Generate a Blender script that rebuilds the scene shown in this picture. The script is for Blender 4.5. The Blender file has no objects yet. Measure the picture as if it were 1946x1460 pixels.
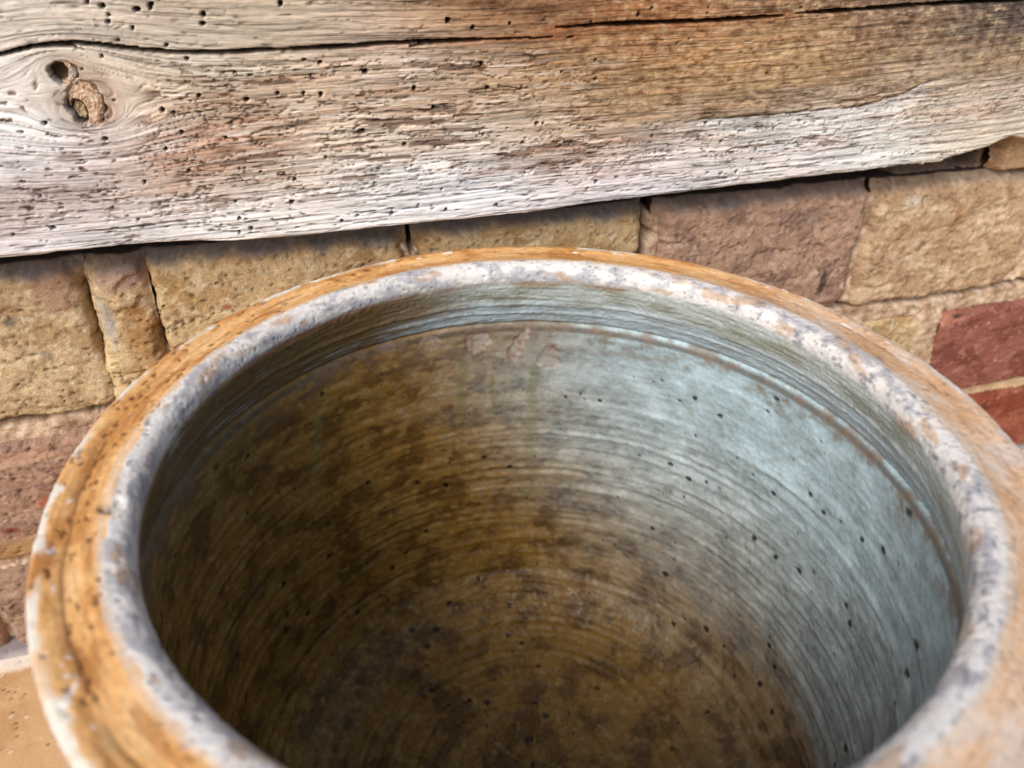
import bpy, math
import numpy as np

# ---------------------------------------------------------------- measured layout (camera in metres, tables in mm)
CAM_POS = (0.03261, -0.30479, 0.19867)
CAM_ROT = [[0.962445, -0.271407, 0.006157], [0.146337, 0.537765, 0.830298], [0.22866, 0.798215, -0.557286]]
CROCK_XY = (0.0881, -0.14666)
BEAM_EDGE = [(-71.7, 84.0), (-51.6, 84.1), (-32.6, 83.7), (-13.0, 83.2), (7.1, 82.0), (32.0, 81.1), (56.1, 81.1), (87.4, 81.4), (120.3, 81.6), (178.5, 83.5), (241.6, 84.8), (279.3, 85.7), (296.1, 86.0), (307.4, 86.2), (322.0, 86.0), (324.4, 87.3), (335.5, 89.2), (346.7, 91.0), (353.1, 93.7), (358.6, 94.8), (365.5, 93.8)]
LONG_CRACKS = [[(-59.6, 147.8), (-50.2, 149.8), (-40.9, 151.6), (-33.3, 152.0), (-27.3, 152.0), (-21.4, 151.3), (-15.5, 150.2), (-1.8, 148.3), (14.3, 147.4), (31.1, 147.6), (53.6, 147.5), (69.8, 148.0), (94.0, 148.0), (119.1, 147.7), (139.3, 147.4)], [(-37.0, 152.0), (-30.6, 151.1), (-26.6, 150.2)], [(127.0, 150.7), (149.3, 151.1), (170.3, 150.9), (192.0, 150.8), (214.4, 151.3), (227.1, 151.5)], [(225.7, 152.3), (239.8, 152.4), (254.2, 152.5), (273.6, 153.2), (298.9, 153.6), (337.7, 153.6), (381.2, 153.4)], [(75.2, 146.6), (86.4, 147.3), (105.4, 147.5)]]
BEAM_TONES = [(-39.6, 160.4, 204, 198, 186), (-18.0, 158.2, 206, 190, 172), (5.0, 157.4, 202, 182, 160), (28.6, 153.4, 196, 178, 154), (54.4, 154.0, 192, 172, 146), (-30.8, 155.7, 204, 200, 190), (-4.2, 151.5, 198, 194, 182), (60.4, 152.5, 205, 190, 180), (81.2, 154.7, 175, 135, 90), (99.9, 157.4, 150, 110, 75), (119.0, 156.8, 130, 95, 70), (129.0, 149.6, 150, 110, 75), (159.2, 155.5, 160, 110, 70), (180.8, 153.0, 175, 125, 80), (202.4, 155.0, 130, 100, 80), (225.0, 155.2, 120, 95, 80), (272.8, 155.7, 110, 90, 80), (324.1, 156.2, 100, 85, 78), (0.6, 172.3, 190, 165, 140), (118.7, 170.0, 140, 105, 75), (-44.2, 145.6, 222, 222, 215), (-52.2, 129.9, 242, 244, 246), (-52.9, 112.8, 234, 234, 236), (-39.5, 125.7, 242, 244, 246), (-20.9, 147.6, 190, 160, 130), (-6.1, 143.7, 180, 176, 164), (7.5, 146.3, 182, 176, 162), (-44.7, 139.3, 226, 224, 218), (-36.2, 120.3, 236, 236, 238), (-57.4, 118.4, 238, 240, 244), (-15.6, 137.6, 205, 175, 145), (-41.6, 134.2, 208, 185, 160), (9.4, 139.6, 205, 180, 150), (-1.3, 128.3, 215, 200, 180), (24.7, 130.1, 205, 180, 155), (-12.4, 116.7, 190, 150, 125), (8.5, 117.8, 160, 110, 80), (13.2, 114.7, 160, 112, 85), (-41.4, 113.6, 140, 125, 115), (-54.5, 107.5, 165, 140, 125), (-49.6, 102.4, 170, 140, 125), (-14.5, 107.6, 195, 170, 150), (21.7, 112.1, 200, 185, 165), (43.5, 137.8, 200, 170, 140), (61.5, 136.8, 205, 185, 165), (79.6, 126.8, 190, 160, 130), (59.7, 118.7, 205, 190, 170), (89.9, 140.7, 200, 180, 160), (109.3, 134.3, 185, 150, 115), (129.5, 137.0, 175, 140, 100), (140.7, 123.0, 185, 155, 120), (161.1, 137.3, 170, 130, 90), (173.9, 121.0, 180, 145, 105), (195.5, 129.7, 165, 125, 85), (204.7, 142.9, 190, 150, 105), (215.5, 146.2, 215, 165, 115), (223.9, 140.2, 195, 165, 120), (242.9, 131.3, 175, 145, 105), (251.5, 144.9, 150, 120, 90), (289.7, 143.4, 180, 150, 115), (278.6, 145.8, 120, 100, 88), (321.2, 144.3, 120, 105, 95), (341.4, 145.6, 85, 78, 78), (318.4, 144.4, 95, 88, 82), (334.1, 133.3, 170, 145, 115), (310.4, 123.7, 170, 150, 120), (271.7, 119.3, 165, 140, 110), (233.5, 119.4, 145, 112, 78), (221.7, 117.0, 145, 125, 95), (197.1, 120.6, 150, 125, 90), (-52.6, 92.2, 215, 212, 215), (-18.5, 90.5, 222, 220, 218), (18.5, 92.8, 215, 210, 205), (57.0, 91.1, 222, 220, 220), (98.5, 95.7, 222, 222, 225), (142.4, 93.9, 220, 217, 218), (130.6, 108.7, 172, 138, 115), (153.3, 99.5, 190, 165, 150), (187.3, 107.6, 205, 195, 185), (188.5, 98.9, 210, 205, 203), (236.0, 108.5, 218, 218, 216), (263.0, 104.4, 222, 222, 222), (239.8, 92.5, 222, 215, 212), (292.1, 97.7, 214, 214, 208), (315.7, 110.0, 200, 190, 175), (335.3, 97.0, 210, 200, 185), (344.2, 110.5, 195, 180, 165), (299.0, 117.7, 205, 190, 178), (166.5, 82.8, 205, 205, 212), (119.7, 116.5, 205, 190, 170), (94.8, 112.3, 212, 202, 190), (38.6, 101.0, 215, 205, 195), (-34.1, 98.0, 205, 200, 198)]
SPLIT_LAYER = [(184.2, 113.1), (195.7, 114.2), (215.0, 113.8), (234.7, 114.0), (254.9, 114.5), (270.6, 114.4), (280.5, 116.6), (290.5, 118.7), (298.7, 122.1), (310.2, 124.1)]
BEAM_SPOTS = [(4.1, 97.2, 22, 16), (92.5, 104.1, 20, 7), (111.3, 101.3, 16, 9), (130.6, 108.3, 34, 8), (-40.4, 117.1, 26, 12), (321.0, 144.7, 26, 18), (278.8, 145.4, 22, 14), (249.8, 150.7, 30, 12), (233.5, 119.4, 40, 14), (9.3, 117.2, 26, 16), (124.8, 157.0, 40, 10), (105.6, 159.2, 50, 8)]
KNOTS = [(-30.4, 133.9), (-34.3, 143.5)]
WORM_HOLES = [(-21.7, 163.9), (-16.6, 159.8), (-3.7, 162.5), (-4.2, 161.5), (-8.1, 161.2), (11.1, 159.0), (10.4, 156.4), (-1.9, 150.5), (-21.8, 148.1), (-44.1, 128.6), (-51.7, 126.2), (-15.9, 152.5), (35.5, 161.5), (-17.8, 162.4), (-17.3, 158.0), (-10.7, 156.0), (40.5, 144.2), (3.4, 146.1), (45.7, 143.1), (38.8, 133.2), (30.1, 133.7), (4.7, 134.5), (19.6, 132.4), (-7.9, 130.4), (-4.5, 129.4), (-27.6, 122.3), (-3.4, 122.8), (-9.7, 117.5), (-3.8, 109.7), (31.4, 103.2), (9.7, 90.6), (8.7, 85.2), (-24.5, 93.5), (-52.1, 93.3), (-19.0, 106.9), (29.2, 95.0), (13.2, 86.3), (52.7, 87.3), (65.8, 86.8), (87.2, 86.2), (107.6, 86.2), (85.9, 94.5), (146.5, 89.4), (150.2, 91.9), (158.9, 93.2), (173.1, 108.7), (84.2, 125.6), (77.4, 132.8), (126.4, 117.0), (118.3, 110.4), (146.4, 139.1), (146.9, 132.3), (104.7, 131.2), (102.6, 139.7), (113.0, 152.8), (90.8, 154.4), (99.6, 151.9), (162.3, 154.0), (197.3, 112.0), (203.6, 111.4), (229.1, 107.9), (243.8, 109.1), (277.0, 94.2), (288.8, 101.0), (214.5, 90.7), (200.2, 91.4), (207.0, 90.4), (220.9, 95.6), (227.6, 92.8), (222.1, 99.6), (205.1, 104.2), (326.4, 95.7), (60.6, 139.3), (72.6, 113.0), (46.5, 85.8), (57.9, 118.9), (123.9, 117.2), (44.6, 132.5), (43.6, 110.4)]
COURSE_A = [[-144.1, -55.6], [-52.3, -32.4], [-29.5, 71.8], [77.7, 181.9], [191.4, 303.9], [310.9, 434.9]]
COURSE_B_RIGHT = [[296.9, 371.7], [379.4, 560.5]]
UPPER = [378.1, 480.5]
MORTAR_HOLES = [(178.4, 74.2), (74.2, 72.7), (184.6, 62.0), (187.0, 55.3), (-26.5, 68.5), (368.6, 79.1), (355.5, -7.9), (379.0, -13.7)]
BROWN = [(18.0, 28.7, 0), (41.9, 30.8, 0), (-14.9, 11.4, 0), (-10.1, -41.1, 0.1), (20.8, -61.5, 0.45), (36.0, -50.5, 0.4), (50.3, -31.6, 0.2), (64.0, 6.7, 0.1), (75.4, -40.2, 0.9), (87.7, 7.3, 0.7), (100.0, -1.1, 0.9), (123.8, 19.7, 0.85), (133.1, 53.4, 1), (150.2, 31.8, 0.75), (164.4, 12.2, 0.9), (130.7, -57.2, 1), (89.0, -108.8, 1), (60.7, -109.1, 0.85), (25.2, -127.7, 0.95), (12.9, -175.6, 1.1), (121.6, -190.4, 1), (-4.3, -109.8, 0.8), (-23.8, -41.4, 0.3), (109.8, 46.8, 0.85), (81.7, 32.9, 0.45), (166.6, 39.2, 0.8), (159.4, -56.1, 0.9), (74.3, -24.3, 0.75), (56.9, -23.1, 0.15), (158.6, 45.8, 0.9), (171.5, 27.7, 0.8), (143.5, 52.9, 0.9), (143.5, -4.2, 1), (110.9, 28.0, 1), (99.1, 25.6, 0.85), (113.5, -19.0, 1), (125.2, 58.8, 0.8), (164.5, -26.9, 1), (143.0, -127.0, 1.05), (94.5, -34.5, 0.9), (3.9, -154.8, 0.9), (15.8, -105.7, 0.8), (81.8, -73.7, 0.9), (55.2, -68.3, 0.75), (57.1, -142.5, 1.1), (76.7, -175.5, 1.15), (32.4, -98.8, 0.7)]
GLAZE_CHIPS = [(86.8, 34.3, 24, 20), (77.7, 31.2, 12, 30), (70.8, 24.7, 20, 22), (97.4, 37.0, 20, 14), (106.1, 39.7, 16, 10)]
GLAZE_PITS = [(36.9, -23.7, 5), (21.2, 35.2, 4), (32.7, 14.3, 4), (38.6, 17.7, 4), (79.5, -35.7, 5), (18.9, -33.9, 5), (17.6, -7.3, 4), (9.5, 4.5, 4), (5.9, 1.8, 4), (41.7, -20.2, 4), (-4.3, 7.3, 4), (-9.7, 13.1, 5), (-13.0, 36.2, 6), (-26.1, 6.6, 6), (6.7, -30.3, 5), (-8.7, -25.9, 5), (-6.0, -22.5, 4), (12.9, -34.4, 4), (22.1, -91.2, 5), (6.2, -73.1, 4), (7.3, -117.1, 4), (0.6, -138.9, 4), (37.3, -78.8, 5), (43.1, -58.3, 4), (2.6, -78.2, 4), (3.5, -90.6, 4), (-3.4, -92.5, 4), (-22.6, -59.6, 5), (-26.8, -4.8, 5), (95.3, -40.5, 4), (95.0, -42.0, 4), (102.0, -35.2, 4), (99.0, -104.7, 5), (89.0, -96.3, 4), (111.7, -75.8, 5), (105.6, -113.5, 6), (112.4, -108.5, 5), (110.7, -118.5, 4), (124.2, -85.6, 5), (107.3, -71.0, 4), (82.1, -125.8, 4), (77.5, -130.6, 4), (70.6, -142.3, 4), (63.7, -166.7, 5), (74.5, -189.6, 6), (78.6, -178.1, 6), (101.3, -63.9, 4), (119.3, -136.5, 4), (100.7, -156.1, 5), (108.9, -151.5, 4), (80.5, -111.3, 4), (59.2, 4.0, 3), (66.9, 3.8, 3), (30.7, -99.2, 4), (139.8, -43.0, 6), (143.3, -62.8, 5), (171.6, -1.7, 5), (173.9, 17.3, 5), (157.6, -43.7, 5), (160.6, -60.7, 5), (141.6, -56.8, 5), (136.6, -65.9, 5), (126.9, -49.1, 5), (140.9, 24.4, 4), (149.2, 32.6, 4), (121.7, 30.0, 4), (113.8, -24.6, 5), (85.5, -28.9, 4), (71.9, -160.7, 4), (60.9, -105.2, 3), (41.0, -145.3, 4), (3.5, -25.2, 3)]
DRIPS = [((89.8, 24.3), (90.9, -5.8), 16), ((74.7, 19.2), (74.7, -50.2), 22), ((123.8, 19.7), (126.9, -23.0), 22), ((39.0, 22.7), (38.9, -10.3), 14), ((83.5, 14.6), (84.2, -5.0), 10)]
RIM_BITS = {'dent': (179.7, 110.4), 'brown_line': [(-166.2, 115.6), (-157.5, 117.4), (-151.1, 117.9), (-144.7, 118.3)], 'white_edge': [(-162.9, 123.3), (-156.5, 124.6), (-152.3, 125.3)]}


# ---------------------------------------------------------------- camera, sky, sun, exposure
scene = bpy.context.scene
cam_data = bpy.data.cameras.new("camera")
cam = bpy.data.objects.new("camera", cam_data)
scene.collection.objects.link(cam)
R_, U_, F_ = [np.array(r) for r in CAM_ROT]
from mathutils import Matrix
mw = Matrix.Identity(4)
for i in range(3):
    mw[i][0], mw[i][1], mw[i][2], mw[i][3] = R_[i], U_[i], -F_[i], CAM_POS[i]
cam.matrix_world = mw
cam_data.sensor_width = 36.0
cam_data.lens = 27.05
cam_data.clip_start = 0.01
cam_data.clip_end = 100.0
cam_data.dof.use_dof = True
cam_data.dof.focus_distance = 0.288
cam_data.dof.aperture_fstop = 11.0
scene.camera = cam

SUN_AZ = math.radians(228.0)      # compass-like angle of the light, measured from +x anticlockwise
SUN_EL = math.radians(39.0)
world = bpy.data.worlds.new("World")
scene.world = world
world.use_nodes = True
wn = world.node_tree.nodes
sky = wn.new("ShaderNodeTexSky")
sky.sky_type = 'NISHITA'
sky.sun_disc = False
sky.sun_elevation = SUN_EL
sky.sun_rotation = math.radians(90.0) - SUN_AZ
sky.air_density = 1.0
sky.dust_density = 4.0
sky.ozone_density = 1.0
bg = wn["Background"]
bg.inputs["Strength"].default_value = 0.055
world.node_tree.links.new(sky.outputs[0], bg.inputs["Color"])

sun_data = bpy.data.lights.new("sun", 'SUN')
sun_data.energy = 1.5
sun_data.angle = math.radians(38.0)
sun_data.color = (1.0, 0.97, 0.93)
sun = bpy.data.objects.new("sun", sun_data)
scene.collection.objects.link(sun)
sdir = np.array([math.cos(SUN_AZ) * math.cos(SUN_EL), math.sin(SUN_AZ) * math.cos(SUN_EL), math.sin(SUN_EL)])
from mathutils import Vector
sun.rotation_euler = Vector(sdir).to_track_quat('Z', 'Y').to_euler()
sun.location = (-1.5, -2.0, 2.5)

scene.view_settings.view_transform = 'Standard'
scene.view_settings.look = 'None'
scene.view_settings.gamma = 1.0
scene.view_settings.exposure = 0.92
scene.view_settings.use_curve_mapping = False
scene.cycles.diffuse_bounces = 6
scene.cycles.max_bounces = 10
scene.cycles.use_denoising = True
scene.cycles.denoising_prefilter = 'FAST'

# ---------------------------------------------------------------- helpers
def lin(c):
    c = np.asarray(c, float) / 255.0
    return np.where(c <= 0.04045, c / 12.92, ((c + 0.055) / 1.055) ** 2.4)

def sstep(a, b, x):
    t = np.clip((x - a) / (b - a), 0, 1)
    return t * t * (3 - 2 * t)

def mix(a, b, t):
    t = np.asarray(t)[..., None]
    return a * (1 - t) + b * t

def _hash(ix, iy, seed):
    h = (ix.astype(np.int64) * 374761393 + iy.astype(np.int64) * 668265263 + seed * 982451653) & 0xFFFFFFFF
    h = ((h ^ (h >> 13)) * 1274126177) & 0xFFFFFFFF
    h = ((h ^ (h >> 16)) * 2246822519) & 0xFFFFFFFF
    return (h ^ (h >> 15)) & 0xFFFFFFFF

def perlin(x, y, seed=0, px=0):
    x0 = np.floor(x); y0 = np.floor(y)
    fx = x - x0; fy = y - y0
    ix = x0.astype(np.int64); iy = y0.astype(np.int64)
    def g(i, j, dx, dy):
        a = (i % px) if px else i
        ang = _hash(a, j, seed) * (2 * np.pi / 4294967296.0)
        return np.cos(ang) * dx + np.sin(ang) * dy
    ux = fx * fx * fx * (fx * (fx * 6 - 15) + 10); uy = fy * fy * fy * (fy * (fy * 6 - 15) + 10)
    a = g(ix, iy, fx, fy); b = g(ix + 1, iy, fx - 1, fy)
    c = g(ix, iy + 1, fx, fy - 1); e = g(ix + 1, iy + 1, fx - 1, fy - 1)
    return (a + ux * (b - a) + uy * ((c + ux * (e - c)) - (a + ux * (b - a)))) * 1.5

def fbm(x, y, seed=0, octv=4, gain=0.5, px=0):
    s = 0.0; a = 1.0; n = 0.0
    for o in range(octv):
        s = s + a * perlin(x * 2 ** o, y * 2 ** o, seed + 17 * o, px * 2 ** o)
        n += a; a *= gain
    return s / n

def worley(x, y, seed=0, px=0, jit=0.9):
    ix = np.floor(x).astype(np.int64); iy = np.floor(y).astype(np.int64)
    f1 = np.full(x.shape, 9.0); f2 = np.full(x.shape, 9.0); cid = np.zeros(x.shape)
    for di in (-1, 0, 1):
        for dj in (-1, 0, 1):
            a = ix + di; b = iy + dj
            aa = (a % px) if px else a
            h1 = _hash(aa, b, seed) / 4294967296.0; h2 = _hash(aa, b, seed + 5) / 4294967296.0
            dd = np.hypot(a + .5 + jit * (h1 - .5) - x, b + .5 + jit * (h2 - .5) - y)
            h3 = _hash(aa, b, seed + 9) / 4294967296.0
            near = dd < f1
            f2 = np.where(near, f1, np.minimum(f2, dd))
            cid = np.where(near, h3, cid)
            f1 = np.where(near, dd, f1)
    return f1, f2, cid

def seg_dist(x, y, pts):
    best = np.full(x.shape, 1e9); par = np.zeros(x.shape)
    n = len(pts) - 1
    for k in range(n):
        ax, ay = pts[k]; bx, by = pts[k + 1]
        ex, ey = bx - ax, by - ay
        t = np.clip(((x - ax) * ex + (y - ay) * ey) / (ex * ex + ey * ey), 0, 1)
        dd = np.hypot(x - ax - t * ex, y - ay - t * ey)
        near = dd < best
        best = np.where(near, dd, best); par = np.where(near, (k + t) / n, par)
    return best, par

def sheet(name, P, mat, parent=None, tint=None, wrap=False, caps=(), flow=None):
    """one mesh from a grid of points P[rows, cols, 3]; tint is rgba per point"""
    rows, cols = P.shape[:2]
    idx = np.arange(rows * cols).reshape(rows, cols)
    if wrap:
        a = idx[:-1]; b = np.roll(idx, -1, 1)[:-1]; c = np.roll(idx, -1, 1)[1:]; e = idx[1:]
    else:
        a = idx[:-1, :-1]; b = idx[:-1, 1:]; c = idx[1:, 1:]; e = idx[1:, :-1]
    quads = np.stack([a, b, c, e], -1).reshape(-1, 4)
    extra = [list(map(int, cp)) for cp in caps]
    nloop = quads.size + sum(map(len, extra))
    me = bpy.data.meshes.new(name)
    me.vertices.add(rows * cols)
    me.vertices.foreach_set("co", P.reshape(-1).astype(np.float32))
    me.loops.add(nloop)
    vi = np.concatenate([quads.reshape(-1)] + [np.array(c_) for c_ in extra]) if extra else quads.reshape(-1)
    me.loops.foreach_set("vertex_index", vi.astype(np.int32))
    sizes = np.concatenate([np.full(len(quads), 4), np.array([len(c_) for c_ in extra], int)]) if extra else np.full(len(quads), 4)
    starts = np.concatenate([[0], np.cumsum(sizes)[:-1]])
    me.polygons.add(len(sizes))
    me.polygons.foreach_set("loop_start", starts.astype(np.int32))
    me.polygons.foreach_set("loop_total", sizes.astype(np.int32))
    me.polygons.foreach_set("use_smooth", np.ones(len(sizes), bool))
    me.update(calc_edges=True)
    me.validate()
    if tint is not None:
        at = me.attributes.new("tint", 'FLOAT_COLOR', 'POINT')
        at.data.foreach_set("color", np.clip(tint, 0, 1).reshape(-1).astype(np.float32))
    if flow is not None:
        fa = me.attributes.new("flow", 'FLOAT_VECTOR', 'POINT')
        fa.data.foreach_set("vector", flow.reshape(-1).astype(np.float32))
    me.materials.append(mat)
    ob = bpy.data.objects.new(name, me)
    scene.collection.objects.link(ob)
    if parent:
        ob.parent = parent
    return ob

def rgba(col, a):
    return np.concatenate([col, np.broadcast_to(np.asarray(a)[..., None], col.shape[:-1] + (1,))], -1)

def thing(name, loc, label, category):
    o = bpy.data.objects.new(name, None)
    o.empty_display_size = 0.03
    o.location = loc
    scene.collection.objects.link(o)
    o["label"] = label
    o["category"] = category
    return o

def material(name, rough=0.9, spec=0.3, grain=900.0, stretch=(1, 1, 1), bump=0.25, var=0.25, gloss_from_alpha=False, bump_dist=0.0004, fibre=False):
    """tint attribute (the thing's own colours) x fine procedural grain, with fine procedural relief"""
    m = bpy.data.materials.new(name)
    m.use_nodes = True
    nt = m.node_tree; n = nt.nodes; l = nt.links
    b = n["Principled BSDF"]
    at = n.new("ShaderNodeAttribute"); at.attribute_name = "tint"
    tc = n.new("ShaderNodeTexCoord")
    mp = n.new("ShaderNodeMapping"); mp.inputs["Scale"].default_value = stretch
    l.new(tc.outputs["Object"], mp.inputs["Vector"])
    nz = n.new("ShaderNodeTexNoise"); nz.inputs["Scale"].default_value = grain; nz.inputs["Detail"].default_value = 4.0
    nz.inputs["Roughness"].default_value = 0.65
    l.new(mp.outputs[0], nz.inputs["Vector"])
    mr = n.new("ShaderNodeMapRange"); mr.inputs["From Min"].default_value = 0.25; mr.inputs["From Max"].default_value = 0.75
    mr.inputs["To Min"].default_value = 1 - var; mr.inputs["To Max"].default_value = 1 + var
    l.new(nz.outputs["Fac"], mr.inputs["Value"])
    mu = n.new("ShaderNodeVectorMath"); mu.operation = 'SCALE'
    l.new(at.outputs["Color"], mu.inputs[0]); l.new(mr.outputs[0], mu.inputs["Scale"])
    if fibre:
        # long wood fibres that follow the grain (the 'flow' attribute carries along-grain and across-grain distance)
        fa = n.new("ShaderNodeAttribute"); fa.attribute_name = "flow"
        l.new(fa.outputs["Vector"], mp.inputs["Vector"])
        mp2 = n.new("ShaderNodeMapping"); mp2.inputs["Scale"].default_value = (0.022, 1, 1)
        l.new(fa.outputs["Vector"], mp2.inputs["Vector"])
        n2 = n.new("ShaderNodeTexNoise"); n2.inputs["Scale"].default_value = 950.0; n2.inputs["Detail"].default_value = 3.0; n2.inputs["Roughness"].default_value = 0.6
        l.new(mp2.outputs[0], n2.inputs["Vector"])
        r2 = n.new("ShaderNodeMapRange"); r2.inputs["From Min"].default_value = 0.30; r2.inputs["From Max"].default_value = 0.50
        r2.inputs["To Min"].default_value = 0.55; r2.inputs["To Max"].default_value = 1.08
        l.new(n2.outputs["Fac"], r2.inputs["Value"])
        m2 = n.new("ShaderNodeVectorMath"); m2.operation = 'SCALE'
        l.new(mu.outputs[0], m2.inputs[0]); l.new(r2.outputs[0], m2.inputs["Scale"])
        l.new(m2.outputs[0], b.inputs["Base Color"])
    else:
        l.new(mu.outputs[0], b.inputs["Base Color"])
    bp = n.new("ShaderNodeBump"); bp.inputs["Strength"].default_value = bump; bp.inputs["Distance"].default_value = bump_dist
    if fibre:
        ad = n.new("ShaderNodeMath"); ad.operation = 'MULTIPLY_ADD'; ad.inputs[1].default_value = 2.0
        l.new(r2.outputs[0], ad.inputs[0]); l.new(nz.outputs["Fac"], ad.inputs[2]); l.new(ad.outputs[0], bp.inputs["Height"])
    else:
        l.new(nz.outputs["Fac"], bp.inputs["Height"])
    l.new(bp.outputs[0], b.inputs["Normal"])
    if gloss_from_alpha:
        l.new(at.outputs["Alpha"], b.inputs["Roughness"])
    else:
        b.inputs["Roughness"].default_value = rough
    b.inputs["Specular IOR Level"].default_value = spec
    return m

rng = np.random.default_rng(7)

# ---------------------------------------------------------------- brick wall
M_BRICK = material("weathered_brick", 0.95, 0.15, 1300.0, var=0.32, bump=0.9, bump_dist=0.0007)
M_MORTAR = material("lime_mortar", 0.97, 0.1, 900.0, var=0.28, bump=0.8, bump_dist=0.0008)
LEDGE_Z = -0.131
wall = thing("brick_wall", (0.15, 0.0, LEDGE_Z), "old wall of tan, pinkish and red bricks behind the crock, under the timber", "wall")

def brick(x0, x1, z0, z1, y0, tones, seed, step=0.9, dust_and_shade=0.0, rough=1.0, tilt=0.0, marks=(), round_mm=4.0, lean=0.0, rc=7.0):
    """one worn brick; mm. tones = (main, second, third) srgb"""
    ext = 1.6
    a = np.arange(x0 - ext, x1 + ext + step, step); b = np.arange(z0 - ext, z1 + ext + step, step)
    X, Z = np.meshgrid(a, b)
    cx, cz = (x0 + x1) / 2, (z0 + z1) / 2
    # worn outline
    w1 = 1.3 * rough * fbm(X / 14, Z / 14, seed, 3) + 0.7 * fbm(X / 4, Z / 4, seed + 3, 3)
    qx = np.abs(X - cx + lean * (Z - cz)) - (x1 - x0) / 2 + rc; qz = np.abs(Z - cz - tilt * (X - cx)) - (z1 - z0) / 2 + rc
    sd = np.hypot(np.maximum(qx, 0), np.maximum(qz, 0)) + np.minimum(np.maximum(qx, qz), 0) - rc
    dd = -sd + w1
    rho = round_mm * (1 + 0.5 * fbm(X / 20, Z / 20, seed + 5, 2)) + (1.5 * sstep(z1 - 18, z1, Z) if dust_and_shade else 0)
    inn = np.clip(rho - dd, 0, rho)
    drop = rho - np.sqrt(np.maximum(rho * rho - inn * inn, 0)) + np.clip(-dd, 0, 4) * (5.0 - 4.0 * sstep(z1 - 12, z1 - 4, Z) * (dust_and_shade > 0))
    rel = rough * (.95 * fbm(X / 24, Z / 24, seed + 7, 3) + 0.28 * fbm(X / 7, Z / 5, seed + 8, 4)) + 0.22 * fbm(X / 2.2, Z / 1.6, seed + 9, 3)
    f1, f2, cid = worley(X / 4.2 + 0.5 * fbm(X / 5, Z / 5, seed + 1), Z / 3.4, seed + 11)
    pit = (cid > 0.80) * sstep(0.30, 0.08, f1)
    f1b, _, cidb = worley(X / 1.9, Z / 1.6, seed + 12)
    pit2 = (cidb > 0.72) * sstep(0.36, 0.1, f1b)
    # layered spalls: terraces of the burnt face
    ter = fbm(X / 18 + 0.4 * fbm(X / 6, Z / 6, seed + 14), Z / 11, seed + 13, 4)
    spall = sstep(0.02, 0.06, ter) * 0.7 * rough
    crk = np.abs(fbm(X / 26, Z / 20, seed + 15, 4)); crack = sstep(0.012, 0.0, crk) * sstep(0.0, 0.25, fbm(X / 30, Z / 30, seed + 16, 2) + 0.05)
    y = y0 + drop - rel + 1.1 * pit + 0.5 * pit2 + spall + 1.4 * crack
    c0, c1, c2 = [lin(t) for t in tones]
    n1 = fbm(X / 22, Z / 16, seed + 20, 4); n2 = fbm(X / 9, Z / 6, seed + 21, 4); n3 = fbm(X / 2.5, Z / 2, seed + 22, 3)
    col = mix(np.broadcast_to(c0, X.shape + (3,)), c1, sstep(-0.08, 0.2, n1 + 0.35 * n2))
    col = col * 1.09
    col = mix(col, c2, 0.85 * sstep(0.10, 0.34, n2 + 0.3 * n3))
    col = col * (1 + 0.30 * n3 + 0.16 * fbm(X / 1.1, Z / 1.0, seed + 23, 2))[..., None]
    col = mix(col, col * 1.28, 0.6 * sstep(0.03, 0.09, -ter) * sstep(-0.16, -0.06, ter))
    col = mix(col, lin((70, 52, 38)), 0.75 * np.clip(pit * 0.8 + pit2 * 0.5 + 0.8 * crack, 0, 1))
    f1c, _, cidc = worley(X / 6.0, Z / 5.0, seed + 31)
    col = mix(col, lin((222, 208, 188)), 0.6 * (cidc > 0.93) * sstep(0.17, 0.05, f1c + 0.12 * n3))
    for (mx, mz, rx, rz, mc, ms) in marks:
        md = np.hypot((X - mx) / rx, (Z - mz) / rz) + 0.5 * fbm(X / 5, Z / 5, seed + 40, 3)
        col = mix(col, lin(mc), ms * sstep(1.1, 0.55, md))
    if dust_and_shade:
        t = sstep(z1 - 4.5, z1 + .5, Z + 4 * fbm(X / 12, Z / 12, seed + 25, 4)) * dust_and_shade
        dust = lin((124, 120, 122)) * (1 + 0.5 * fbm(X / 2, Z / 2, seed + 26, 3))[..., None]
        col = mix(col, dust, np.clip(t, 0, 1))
    edge = sstep(-0.2, -2.0, dd)
    col = mix(col, lin((176, 152, 128)), 0.6 * edge * (1 - sstep(z1 - 3, z1, Z) * (dust_and_shade > 0)))
    P = np.stack([X - cx, y, Z - cz], -1) / 1000.0
    rws, cls = X.shape
    # close the brick at the back
    first = P[0].copy(); last = P[-1].copy()
    back = 55.0 / 1000
    f = first.copy(); f[:, 1] = back; l_ = last.copy(); l_[:, 1] = back
    if dust_and_shade:
        # real bed face on top of the brick, dust grey darkened to paint the shade under the timber
        nb = 26
        tt = np.linspace(0, 1, nb + 1)[1:, None] * (back - last[None, :, 1])
        Yt = (last[None, :, 1] + tt) * 1000; Xt = np.broadcast_to(X[-1][None], Yt.shape)
        bed = np.stack([last[None, :, 0] + 0 * tt, Yt / 1000, last[None, :, 2] + (.7 * fbm(Xt / 9, Yt / 9, seed + 51, 3) + .3 * fbm(Xt / 2.5, Yt / 2.5, seed + 52, 2)) / 1000 * np.linspace(0.2, 1, nb)[:, None]], -1)
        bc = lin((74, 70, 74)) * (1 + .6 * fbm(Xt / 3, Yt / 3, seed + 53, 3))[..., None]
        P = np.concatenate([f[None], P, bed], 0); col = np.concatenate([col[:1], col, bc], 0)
    else:
        P = np.concatenate([f[None], P, l_[None]], 0)
        col = np.concatenate([col[:1], col, col[-1:]], 0)
    idx = np.arange(P.shape[0] * cls).reshape(P.shape[0], cls)
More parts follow.
